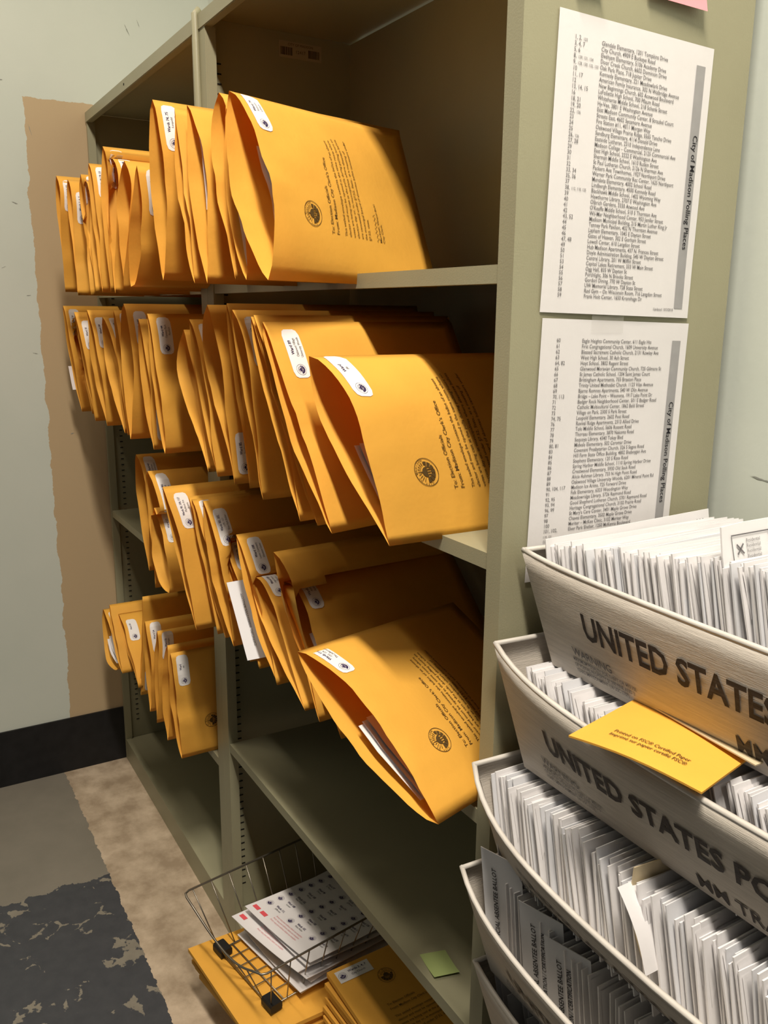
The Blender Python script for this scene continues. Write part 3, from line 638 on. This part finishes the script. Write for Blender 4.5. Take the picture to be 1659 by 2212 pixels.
# ------------------------------------------------------------------ mail trays stacked beside the end panel
def tray(x0, x1, y0, y1, zb, zr, sag, bow, label, lettering, tx_=.030, ty_=.025, grp='mail trays stacked beside the end panel'):
    root = empty('mail_tray', ((x0+x1)/2, (y0+y1)/2, zb), label, 'mail tray', grp)
    th = .0045
    def prof(t):                    # 0 at the left corner, rises to 1 along the side, back to 0 at the far corner
        e = min(t, 1-t)*(x1-x0)
        return 1-math.exp(-e/.07)
    def front(t, v, out=0.0):       # outside of the aisle side
        xb = x0+tx_ + (x1-x0-2*tx_)*t; xr = x0 + (x1-x0)*t
        y = (y0+ty_)*(1-v) + (y0 - bow*prof(t))*v - .006*math.sin(math.pi*v)*prof(t)
        return Vector((xb*(1-v)+xr*v, y-out, zb*(1-v) + (zr - sag*prof(t))*v))
    def back(t, v, out=0.0):
        p = front(t, v, 0); y = (y1-ty_)*(1-v) + y1*v
        return Vector((p.x, y+out, zb*(1-v)+zr*v))
    def end(sgn):
        def f(t, v, out=0.0):
            xe = (x0+tx_*(1-v)) if sgn < 0 else (x1-tx_*(1-v))
            yy0 = (y0+ty_)*(1-v) + y0*v; yy1 = (y1-ty_)*(1-v)+y1*v
            return Vector((xe + sgn*out, yy0+(yy1-yy0)*t, zb*(1-v)+(zr-.004*math.sin(math.pi*t))*v))
        return f
    def wall(nm, f, nu):
        mb = MB(); mb.grid(lambda a, c: f(a, c), nu, 6); mb.grid(lambda a, c: f(a, c, -th), nu, 6)
        n1 = (nu+1)*7
        for i in range(nu):
            q = i*7+6; mb.f.append((q, q+7, q+7+n1, q+n1)); q = i*7; mb.f.append((q+7, q, q+n1, q+7+n1))
        o = mb.build(nm, M['tray'], root, True)
        r = MB().tube([f(i/nu, 1.0, -th/2) for i in range(nu+1)], .0030, 6).build('rim', M['trayrim'], o, True)
        return o
    fw = wall('long_side', front, 30); wall('long_side', back, 8); wall('end_wall', end(-1), 8); wall('end_wall', end(1), 8)
    MB().box((x0+tx_, y0+ty_, zb), (x1-tx_, y1-ty_, zb+.004)).build('bottom', M['tray'], root)
    if lettering:
        Lx = x1-x0; Lz = zr-zb
        fn = lambda x, y: front(min(1, max(0, x/Lx)), min(1, max(0, y/Lz)), .0010)
        t1 = MB(); t2 = MB()
        lx, ly, size, wx, wy, mx_, my_ = lettering
        put2d(t1, text2d('UNITED STATES POSTAL SERVICE', size, .026, xs=.84), fn, lx, ly)
        t3 = MB(); put2d(t3, text2d('MM TRAY', size*.72, .004, xs=.85), fn, mx_, my_); t3.build('tray_type_lettering', M['trayink'], root)
        put2d(t2, text2d('WARNING', .0125, .006, xs=1.0), fn, wx, wy)
        for k, s_ in enumerate(['MAXIMUM PENALTY FOR THEFT OR MISUSE', 'OF POSTAL PROPERTY $1,000 FINE AND 3', 'YEARS IMPRISONMENT (18 USC 1707)']):
            put2d(t2, text2d(s_, .0056, .01, xs=.86), fn, wx-.003, wy-.0072-k*.0062)
        t1.build('side_lettering', M['trayink'], root); t2.build('warning_text', M['ink_g'], root)
    return root
LP = .241; LH = .105
tray(.014, .600, .014, .305, .983, 1.106, .008, .004, 'top postal tray of the stack, full of white envelopes, lettered UNITED STATES POSTAL SERVICE', (.082, .058, .038, .052, .030, .262, .012))
tray(.014, .600, -.018, .300, .872, 1.008, .030, .014, 'second postal tray from the top, a manila envelope across it', (.074, .060, .038, .052, .032, .262, .010))
tray(.014, .600, -.040, .296, .752, .874, .040, .040, 'third postal tray from the top, letters standing above its bowed side', (.082, .050, .034, .052, .026, .275, .004))
tray(.014, .600, -.052, .290, .630, .752, .030, .026, 'fourth postal tray from the top, ballot envelopes with print facing out', (.082, .050, .034, .052, .026, .275, .004))
tray(.020, .600, -.034, .290, .505, .628, .020, .010, 'fifth postal tray from the top, at the bottom edge of the photo', None)
for k in range(4):
    tray(.022, .600, -.030+.004*k, .292, .380-.125*k+(.005 if k == 3 else 0), .502-.125*k, .006, .004, ['sixth postal tray from the top, hidden low in the stack', 'seventh postal tray from the top, hidden low in the stack', 'eighth postal tray from the top, hidden low in the stack', 'lowest postal tray of the stack, standing on the floor'][k], None)

# letters: thin pillowed envelopes on their long edge; a few mesh variants shared by all
def letter_mesh(k, m, ln=LP, ht=LH):
    rnd = random.Random(900+k); th = rnd.uniform(.0020, .0034); bowx = rnd.uniform(-.003, .003); fl = rnd.uniform(.35, .6)
    mb = MB(); nu, nv = 6, 3
    def f(sg):
        def g(a, c):
            pil = (math.sin(math.pi*min(1, max(0, a)))*math.sin(math.pi*c))**.4 if 0 < a < 1 and 0 < c < 1 else .55
            return (sg*th/2*pil + bowx*math.sin(math.pi*a) + .0012*math.sin(a*5+k)*c, ln*(a), ht*c)
        return g
    mb.grid(f(1), nu, nv); n1 = len(mb.v); mb.grid(f(-1), nu, nv)
    mb.f = [q if max(q) < n1 else q[::-1] for q in mb.f]
    ring = [i*(nv+1) for i in range(nu+1)] + [nu*(nv+1)+j for j in range(1, nv+1)] + [i*(nv+1)+nv for i in range(nu-1, -1, -1)] + [j for j in range(nv-1, 0, -1)]
    for p, q in zip(ring, ring[1:]+ring[:1]): mb.f.append((p, q, q+n1, p+n1))
    # flap edge: a thin proud triangle on the front of the sheet
    mb.add([(th*.35+bowx*.2, .002, ht*.96), (th*.35+bowx*.2, .030, ht*.97), (th*.55+bowx*.2, .004, ht*(1-fl))], [(0, 1, 2)])
    return mb.mesh('ballot_letter', M[m], False)
LM = [letter_mesh(k, 'letter') for k in range(7)] + [letter_mesh(k, 'letter2') for k in range(7, 10)]
LM6 = [letter_mesh(k, 'letter', .30, .135) for k in range(20, 24)]
def letter(x, y, z, lean, yaw, roll, me, label, group, nm='ballot_letter'):
    o = bpy.data.objects.new(nm, me); COL.objects.link(o)
    o.matrix_world = Matrix.Translation((x, y, z)) @ Matrix.Rotation(yaw, 4, 'Z') @ Matrix.Rotation(lean, 4, 'Y') @ Matrix.Rotation(roll, 4, 'X')
    o.location = (x, y, z)
    return tag(o, label, 'letter', group)
rnd = random.Random(21)
R = math.radians
def fill_tray(xa, xb, pitch, yf, ztop, lean0, label, group, ht=LH, jit=1.0, pick=None):
    x = xa; n = 0
    while x < xb:
        zt = ztop(x) + rnd.uniform(-.004, .004)*jit
        lean = R(lean0 + rnd.uniform(-2.2, 2.2)); me = rnd.choice(pick or LM)
        letter(x + math.sin(-lean)*0 + math.sin(R(-lean0))*ht*-1*0 + ht*math.sin(R(-lean0)), yf + rnd.uniform(-.0035, .004)*jit, zt - ht*math.cos(lean), lean, R(rnd.uniform(-.8, .8)), R(rnd.uniform(-.7, .7)), me, label, group)
        x += pitch*rnd.uniform(.7, 1.35); n += 1
    return n
c1 = fill_tray(.030, .345, .0032, .040, lambda x: 1.108 + .045*min(1, x/.28), -14, 'white ballot envelope standing in the top mail tray', 'letters in the top mail tray')
c2 = fill_tray(.034, .40, .0056, .012, lambda x: .986 - .012*min(1, x/.2), -20, 'white ballot envelope standing in the second mail tray', 'letters in the second mail tray', jit=1.3)
c3 = fill_tray(.026, .40, .0039, -.021, lambda x: .868 - .012*min(1, x/.3), -13, 'white ballot envelope standing in the third mail tray', 'letters in the third mail tray', jit=1.5)
c4 = fill_tray(.045, .30, .0085, -.033, lambda x: .770 - .030*min(1, x/.2), -8, 'white ballot envelope standing in the fourth mail tray', 'letters in the fourth mail tray', jit=.5)
c5 = fill_tray(.036, .13, .010, -.014, lambda x: .632 - .02*min(1, x/.1) + rnd.uniform(-.006, .006), -16, 'white ballot envelope standing in the fifth mail tray', 'letters in the fifth mail tray', jit=2)
print('letters', c1, c2, c3, c4, c5)
# letters that stand out
def slab(name, P, nu, nv, th, m, lab, cat, nrm, group=None):
    nrm = Vector(nrm)
    mb = MB(); mb.grid(P, nu, nv); n1 = len(mb.v); mb.grid(lambda a, c: Vector(P(a, c)) - nrm*th, nu, nv)
    mb.f = [q if max(q) < n1 else q[::-1] for q in mb.f]
    ring = [i*(nv+1) for i in range(nu+1)] + [nu*(nv+1)+j for j in range(1, nv+1)] + [i*(nv+1)+nv for i in range(nu-1, -1, -1)] + [j for j in range(nv-1, 0, -1)]
    for p, q in zip(ring, ring[1:]+ring[:1]): mb.add([mb.v[p], mb.v[q], mb.v[q+n1], mb.v[p+n1]], [(0, 1, 2, 3)])
    base = sum((Vector(P(a, c)) for a in (0, 1) for c in (0, 1)), Vector())/4; base.z = min(p.z for p in mb.v)
    o = mb.build(name, M[m], None, True, base)
    return tag(o, lab, cat, group)
# manila envelope lying across the second tray, sticking out over its side
q00, q10, q11, q01 = Vector((.182, -.064, .990)), Vector((.301, -.036, .991)), Vector((.262, .150, .9895)), Vector((.143, .124, .9935))
def mf(a, c):
    p = q00.lerp(q10, a).lerp(q01.lerp(q11, a), c); p.z += .004*math.sin(math.pi*a)*(1-c) - .002*a*(1-c)**2; return p
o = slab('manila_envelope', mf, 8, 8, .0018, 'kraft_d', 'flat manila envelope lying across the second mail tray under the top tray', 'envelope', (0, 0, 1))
tx = MB()
fn = lambda x, y: mf(min(1, max(0, x)), min(1, max(0, y))) + Vector((0, 0, .0008))
put2d(tx, text2d('Printed on FSC® Certified Paper', .060, .008, xs=.72), lambda x, y: fn(x, .16+(y-.16)*.62), .20, .16)
tx.build('printed_text', M['ink_br'], o); tx = MB()
put2d(tx, text2d('Imprimé sur papier certifié FSC®', .060, .008, xs=.72), lambda x, y: fn(x, .12+(y-.12)*.62), .20, .12)
tx.build('printed_text', M['ink_br'], o)
def mf2(a, c):
    p = Vector((.168+.135*a, .036-.012*a+.12*c, .9955+.001*a-.001*c)); return p
slab('manila_envelope', mf2, 2, 2, .0012, 'tanpaper', 'tan flap of a second envelope tucked under the top tray', 'envelope', (0, 0, 1))
# ballot with X marks standing proud in the top tray
ln = R(-14)
def bm(a, c): return Vector((.262 + .118*math.sin(ln)*c, .040+.241*a, 1.074+.106*math.cos(ln)*c))
def bmr(a, c):
    if c > .999 and a < .001: a = .012; c = .985
    return bm(a, c)
o = slab('ballot_letter', bmr, 8, 4, .0015, 'letter', 'ballot envelope with pen crosses in a printed box, proud in the top tray', 'letter', (1, 0, .2))
tx = MB(); fn = lambda x, y: bm(x/.241, y/.106) + Vector((.0011, 0, .0003))
def rect(mb, fn, x0, y0, x1, y1): mb.add([fn(x0, y0), fn(x1, y0), fn(x1, y1), fn(x0, y1)], [(0, 1, 2, 3)])
rect(tx, fn, .012, .0955, .235, .0966); rect(tx, fn, .012, .06, .0128, .0955); rect(tx, fn, .060, .06, .0606, .0955); rect(tx, fn, .130, .06, .1306, .0955)
for cx in (.022, .072, .145):
    for sg in (1, -1):
        d = Vector((.0042, .0042*sg)); n_ = Vector((-d.y, d.x)).normalized()*.0008
        tx.add([fn(cx-d.x-n_.x, .084-d.y-n_.y), fn(cx+d.x-n_.x, .084+d.y-n_.y), fn(cx+d.x+n_.x, .084+d.y+n_.y), fn(cx-d.x+n_.x, .084-d.y+n_.y)], [(0, 1, 2, 3)])
for k in range(4): put2d(tx, text2d('Residential', .0042), fn, .030, .089-k*.0045); put2d(tx, text2d('Military or overseas', .0042), fn, .080, .089-k*.0045)
tx.build('printed_text', M['ink_g'], o)
# first envelope against the end panel, with a ruled line
def b0(a, c): return Vector((.028+.020*(1-c), .034+.250*a, 1.015+.103*c + .006*a*c))
o = slab('ballot_letter', b0, 6, 4, .0012, 'letter', 'first ballot envelope in the top tray, ruled line by its far corner', 'letter', (1, 0, .1))
tx = MB(); fn = lambda x, y: b0(x/.250, y/.103) + Vector((.001, 0, .0002))
rect(tx, fn, .14, .0925, .225, .0932)
for k in range(3): put2d(tx, text2d('F.', .005, .01), fn, .227+k*.005, .0905)
tx.build('printed_text', M['ink_g'], o)
# tan envelope and curled flap in the third tray
def tanp(a, c): return Vector((.232 + .030*(1-c) - .012*math.sin(math.pi*c)+.02*a, -.024+.20*a, .776+.100*c))
slab('ballot_letter', tanp, 6, 6, .0015, 'tanpaper', 'tan envelope standing among the white ones in the third tray', 'letter', (1, 0, .2))
def curl(a, c): return Vector((.222 + .045*(1-c) + .010*math.sin(2.4*c), -.040+.036*a, .798+.062*c))
slab('ballot_letter', curl, 4, 8, .0008, 'letter', 'white envelope with its flap curling out beside the tan one', 'letter', (.7, -.5, .4))
# printed ballot envelopes turned towards the aisle in the fourth tray
for k, (x, z, yw) in enumerate([(.052, .668, .55), (.118, .645, .42), (.158, .632, .42)]):
    def pf(a, c, x=x, z=z, yw=yw): return Vector((x + .055*math.sin(yw)*0 + .050*a - .018*c, -.040 + .05*a*.7 - .02*a, z + .012 + .105*c))
    o = slab('ballot_letter', pf, 3, 4, .0012, 'letter2', ['ballot envelope printed OFFICIAL ABSENTEE BALLOT, leftmost in the fourth tray', 'second envelope printed OFFICIAL ABSENTEE BALLOT in the fourth tray', 'third envelope printed BALLOT in the fourth tray, at the frame edge'][k], 'letter', (.6, -.7, 0))
    tx = MB(); fn = lambda x_, y_, pf=pf: pf(-y_/.05, x_/.105) + Vector((.0007, -.0009, 0))
    put2d(tx, text2d('OFFICIAL ABSENTEE BALLOT', .0076, .012, xs=.86), fn, .004, -.018)
    if k: put2d(tx, text2d('APPLICATION / CERTIFICATION', .0070, .008, xs=.8), fn, .004, -.028)
    tx.build('printed_text', M['ink'], o)

# ------------------------------------------------------------------ bottom shelf: flat manila stacks, wire basket, label sheets
rnd = random.Random(5)
zz = .0665
for k in range(9):
    jx, jy, an = rnd.uniform(-.008, .008), rnd.uniform(-.006, .012), R(rnd.uniform(-1.5, 1.5))
    x0, y0 = -.735+jx, -.140+jy + (0 if k == 8 else .008)
    def fe(a, c, x0=x0, y0=y0, z0=zz, an=an, k=k):
        u, v = .265*a, .33*c
        droop = -.012*max(0, 1-c*2.4)**2*(.3+.7*a)*(k/8) if k else 0
        return Vector((x0 + u*math.cos(an) - v*math.sin(an), y0 + u*math.sin(an) + v*math.cos(an) + .035*a, z0 + .0085 + droop + .0015*math.sin(3*a+k)))
    lab = 'topmost manila envelope of the flat stack under the wire basket' if k == 8 else 'manila envelope in the flat stack under the wire basket'
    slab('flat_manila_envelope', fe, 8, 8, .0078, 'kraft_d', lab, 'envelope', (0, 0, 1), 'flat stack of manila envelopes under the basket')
    zz += .0088
Z1 = zz + .0004
zz = .0665
for k in range(11):
    jx, jy, an = rnd.uniform(-.006, .006), rnd.uniform(-.006, .006), R(rnd.uniform(-2, 2)+4)
    x0, y0 = -.452+jx+.0055*k*0, .012+jy
    def fe(a, c, x0=x0, y0=y0, z0=zz, an=an, k=k):
        u, v = .254*a, .28*c
        return Vector((x0 + u*math.cos(an) - v*math.sin(an), y0 + u*math.sin(an) + v*math.cos(an), z0 + .0115 + .05*(1-a)*(k/10)**2*.5))
    lab = 'topmost envelope of the right stack on the bottom shelf, labelled Ward 3, 4, 7' if k == 10 else 'manila envelope in the right stack on the bottom shelf'
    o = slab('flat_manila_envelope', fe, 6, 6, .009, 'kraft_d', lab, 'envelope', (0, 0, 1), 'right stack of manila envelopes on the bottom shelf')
    zz += .0125
    if k == 10:
        fn = lambda x, y, fe=fe: fe(min(1, max(0, -y/.254)), min(1, max(0, x/.28))) + Vector((0, 0, .0012))
        MB().grid(lambda a, c, fe=fe: fe((.008+.0254*a)/.254, (.010+.066*c)/.28)+Vector((0, 0, .0007)), 3, 4).build('address_label', M['label'], o)
        tx = MB(); put2d(tx, seal2d(.0075), fn, .020, -.021); put2d(tx, text2d('Wards 3, 4, 7', .0065, .012), fn, .033, -.018); put2d(tx, text2d('City Church', .0055), fn, .036, -.026)
        tx.build('label_text', M['ink_p'], o)
        tx = MB(); put2d(tx, seal2d(.0155, True), fn, .088, -.055)
        for s_, d in [('To: Election Officials', .110), ('From: Madison City Clerk\'s Office', .1195), ('This sealed envelope contains the ballot of an absent', .135), ('elector and must be opened in the same room where', .1435), ('votes are being cast at the polls during polling hours on', .152), ('election day or, in municipalities where absentee ballots', .1605), ('are canvassed under §7.52, Stats., at a meeting of', .169)]:
            put2d(tx, text2d(s_, .0062, .004, xs=1.05), fn, .056, -d)
        tx.build('printed_text', M['ink_br'], o)

# wire basket on the left stack
bk = empty('wire_basket', (-.63, .05, Z1), 'open wire desk basket holding label sheets on the bottom shelf', 'basket')
ZB, ZR = Z1+.0030, .268
bx0, bx1, by0, by1 = -.715, -.535, -.082, .255       # bottom rectangle
rx0, rx1, ry0, ry1 = -.765, -.490, -.128, .285       # rim rectangle
def lerp(a, b, t): return a+(b-a)*t
sk = .17                                              # the basket sits slightly turned
def BP(x, y, z):
    cx, cy = -.63, .05; dx, dy = x-cx, y-cy
    return Vector((cx + dx*math.cos(sk)-dy*math.sin(sk), cy + dx*math.sin(sk)+dy*math.cos(sk), z))
# rim: a heavier wire, dipping at the front end
rim = []
fr_ = [(rx0, ry0+.012), (rx0+.006, ry0+.003), (rx0+.014, ry0)]
rim += [BP(rx0, ry1, ZR), BP(rx0, ry0+.012, ZR), BP(rx0+.004, ry0+.003, ZR), BP(rx0+.014, ry0, ZR-.001)]
for i in range(1, 12):
    t = i/12; rim.append(BP(lerp(rx0+.014, rx1-.014, t), ry0+.012*math.sin(math.pi*t), ZR - .052*math.sin(math.pi*t)**1.0))
rim += [BP(rx1-.014, ry0, ZR-.001), BP(rx1-.004, ry0+.003, ZR), BP(rx1, ry0+.012, ZR), BP(rx1, ry1, ZR), BP(rx0, ry1, ZR)]
MB().tube(rim, .0021, 8).build('rim_wire', M['wire'], bk, True)
MB().tube([BP(bx0, by0, ZB), BP(bx1, by0, ZB), BP(bx1, by1, ZB), BP(bx0, by1, ZB), BP(bx0, by0, ZB)], .0019, 6).build('base_wire', M['wire'], bk, True)
def wire(pts): MB().tube(pts, .0012, 6).build('wire', M['wire'], bk, True)
for i in range(11):                                   # long sides
    t = i/10
    for s0, s1 in ((bx0, rx0), (bx1, rx1)): wire([BP(s0, lerp(by0, by1, t), ZB), BP(s1, lerp(ry0+.02, ry1, t), ZR)])
for i in range(1, 6):                                 # front end
    t = i/6; wire([BP(lerp(bx0, bx1, t), by0, ZB), BP(lerp(rx0+.02, rx1-.02, t), ry0+.012*math.sin(math.pi*t), ZR-.052*math.sin(math.pi*t))])
for i in range(1, 6):                                 # bottom, along and across
    x = lerp(bx0, bx1, i/6); wire([BP(x, by0, ZB), BP(x, by1, ZB)])
for i in range(1, 5):
    y = lerp(by0, by1, i/5 - .12); wire([BP(bx0, y, ZB+.001), BP(bx1, y, ZB+.001)])
for x in (bx0+.004, bx1-.004):                        # black plastic clips at the front corners
    p = BP(x, by0+.004, ZB)
    mb = MB(); ca, sa = math.cos(sk), math.sin(sk)
    prof = [(-.012, -.0055), (-.008, -.0058), (.009, -.0058), (.012, -.0025), (.012, .0065), (.009, .0085), (-.010, .0085), (-.012, .004)]
    n = len(prof)
    for s_ in (-.016, .016):
        for a, z in prof: mb.v.append(Vector((p.x + s_*ca - a*sa, p.y + s_*sa + a*ca, p.z + z + .0035)))
    mb.f = [tuple(range(n))[::-1], tuple(range(n, 2*n))] + [(i, (i+1) % n, n+(i+1) % n, n+i) for i in range(n)]
    mb.build('corner_clip', M['blackplastic'], bk)
# label sheets in the basket
sheets = [(-.004, .030, 3), (.012, .036, -2), (-.006, .044, 5), (.010, .040, 1), (-.010, .022, 4.5), (.006, .050, -1), (.0, .046, 3)]
zs = ZB + .006
for k, (dx, dy, an) in enumerate(sheets):
    a_ = sk + R(an)
    def sf(a, c, dx=dx, dy=dy, a_=a_, z0=zs, k=k):
        u, v = -.1079+.2159*a, -.1397+.2794*c
        u *= .94
        return Vector((-.632+dx + u*math.cos(a_) - v*math.sin(a_), .075+dy + u*math.sin(a_) + v*math.cos(a_), z0 + .004*k*(1-c)*.8 + .010*(1-c)**2*(k > 2) + .004*(2*a-1)**2))
    top = k == 6
    o = slab('label_sheet', sf, 8, 8, .0010, 'white', ['lowest sheet of labels in the wire basket', 'second sheet from the bottom in the wire basket', 'third sheet from the bottom in the wire basket', 'fourth sheet from the bottom in the wire basket', 'fifth sheet of labels in the basket, sticking out in front', 'sixth sheet of labels in the basket, just under the top one', 'topmost sheet of ward labels in the wire basket'][k], 'paper', (0, 0, 1), 'label sheets in the wire basket')
    zs += .0052
    if k in (4, 6):
        fn = lambda x, y, sf=sf: sf(min(1, max(0, x)), min(1, max(0, y))) + Vector((0, 0, .0007))
        td, tg, tr, tp = MB(), MB(), MB(), MB()
        names = [('Wards 111,', 'Jefferson'), ('Ward 108', 'Lussier'), ('Wards 103,', 'West Police'), ('Ward 100', 'Meriter'), ('Ward 98', 'Chavez'), ('Ward 97', "St Mary's"), ('Ward 91', 'Falk')]
        for r_ in range(9):
            for c_ in range(3):
                cy = .17 + r_*.092; cx = .085 + c_*.325
                vs, fs = seal2d(.034); vs = [(x, y*.78) for x, y in vs]
                put2d(td, (vs, fs), fn, cx, cy)
                nm = names[(r_ + c_*2) % 7]
                f1 = text2d(nm[0], .028, .012, 'CENTER', xs=.9); f2 = text2d(nm[1], .024, 0, 'CENTER', xs=.9)
                put2d(td, f1, fn, cx+.135, cy+.010); put2d(tg, f2, fn, cx+.135, cy-.014)
        for cx in ((.075, .19) if top else (.075,)):
            rect(tr, fn, cx-.042, .045, cx+.038, .078)
        for q in range(3): put2d(tp, text2d('Avery easy peel address labels use template', .022), lambda x, y: fn(x, y), .28, .115-q*.026)
        td.build('label_print', M['ink_p'], o); tg.build('label_small_print', M['ink_g'], o); tr.build('red_logo_block', M['red'], o); tp.build('pink_print', M['pinkink'], o)
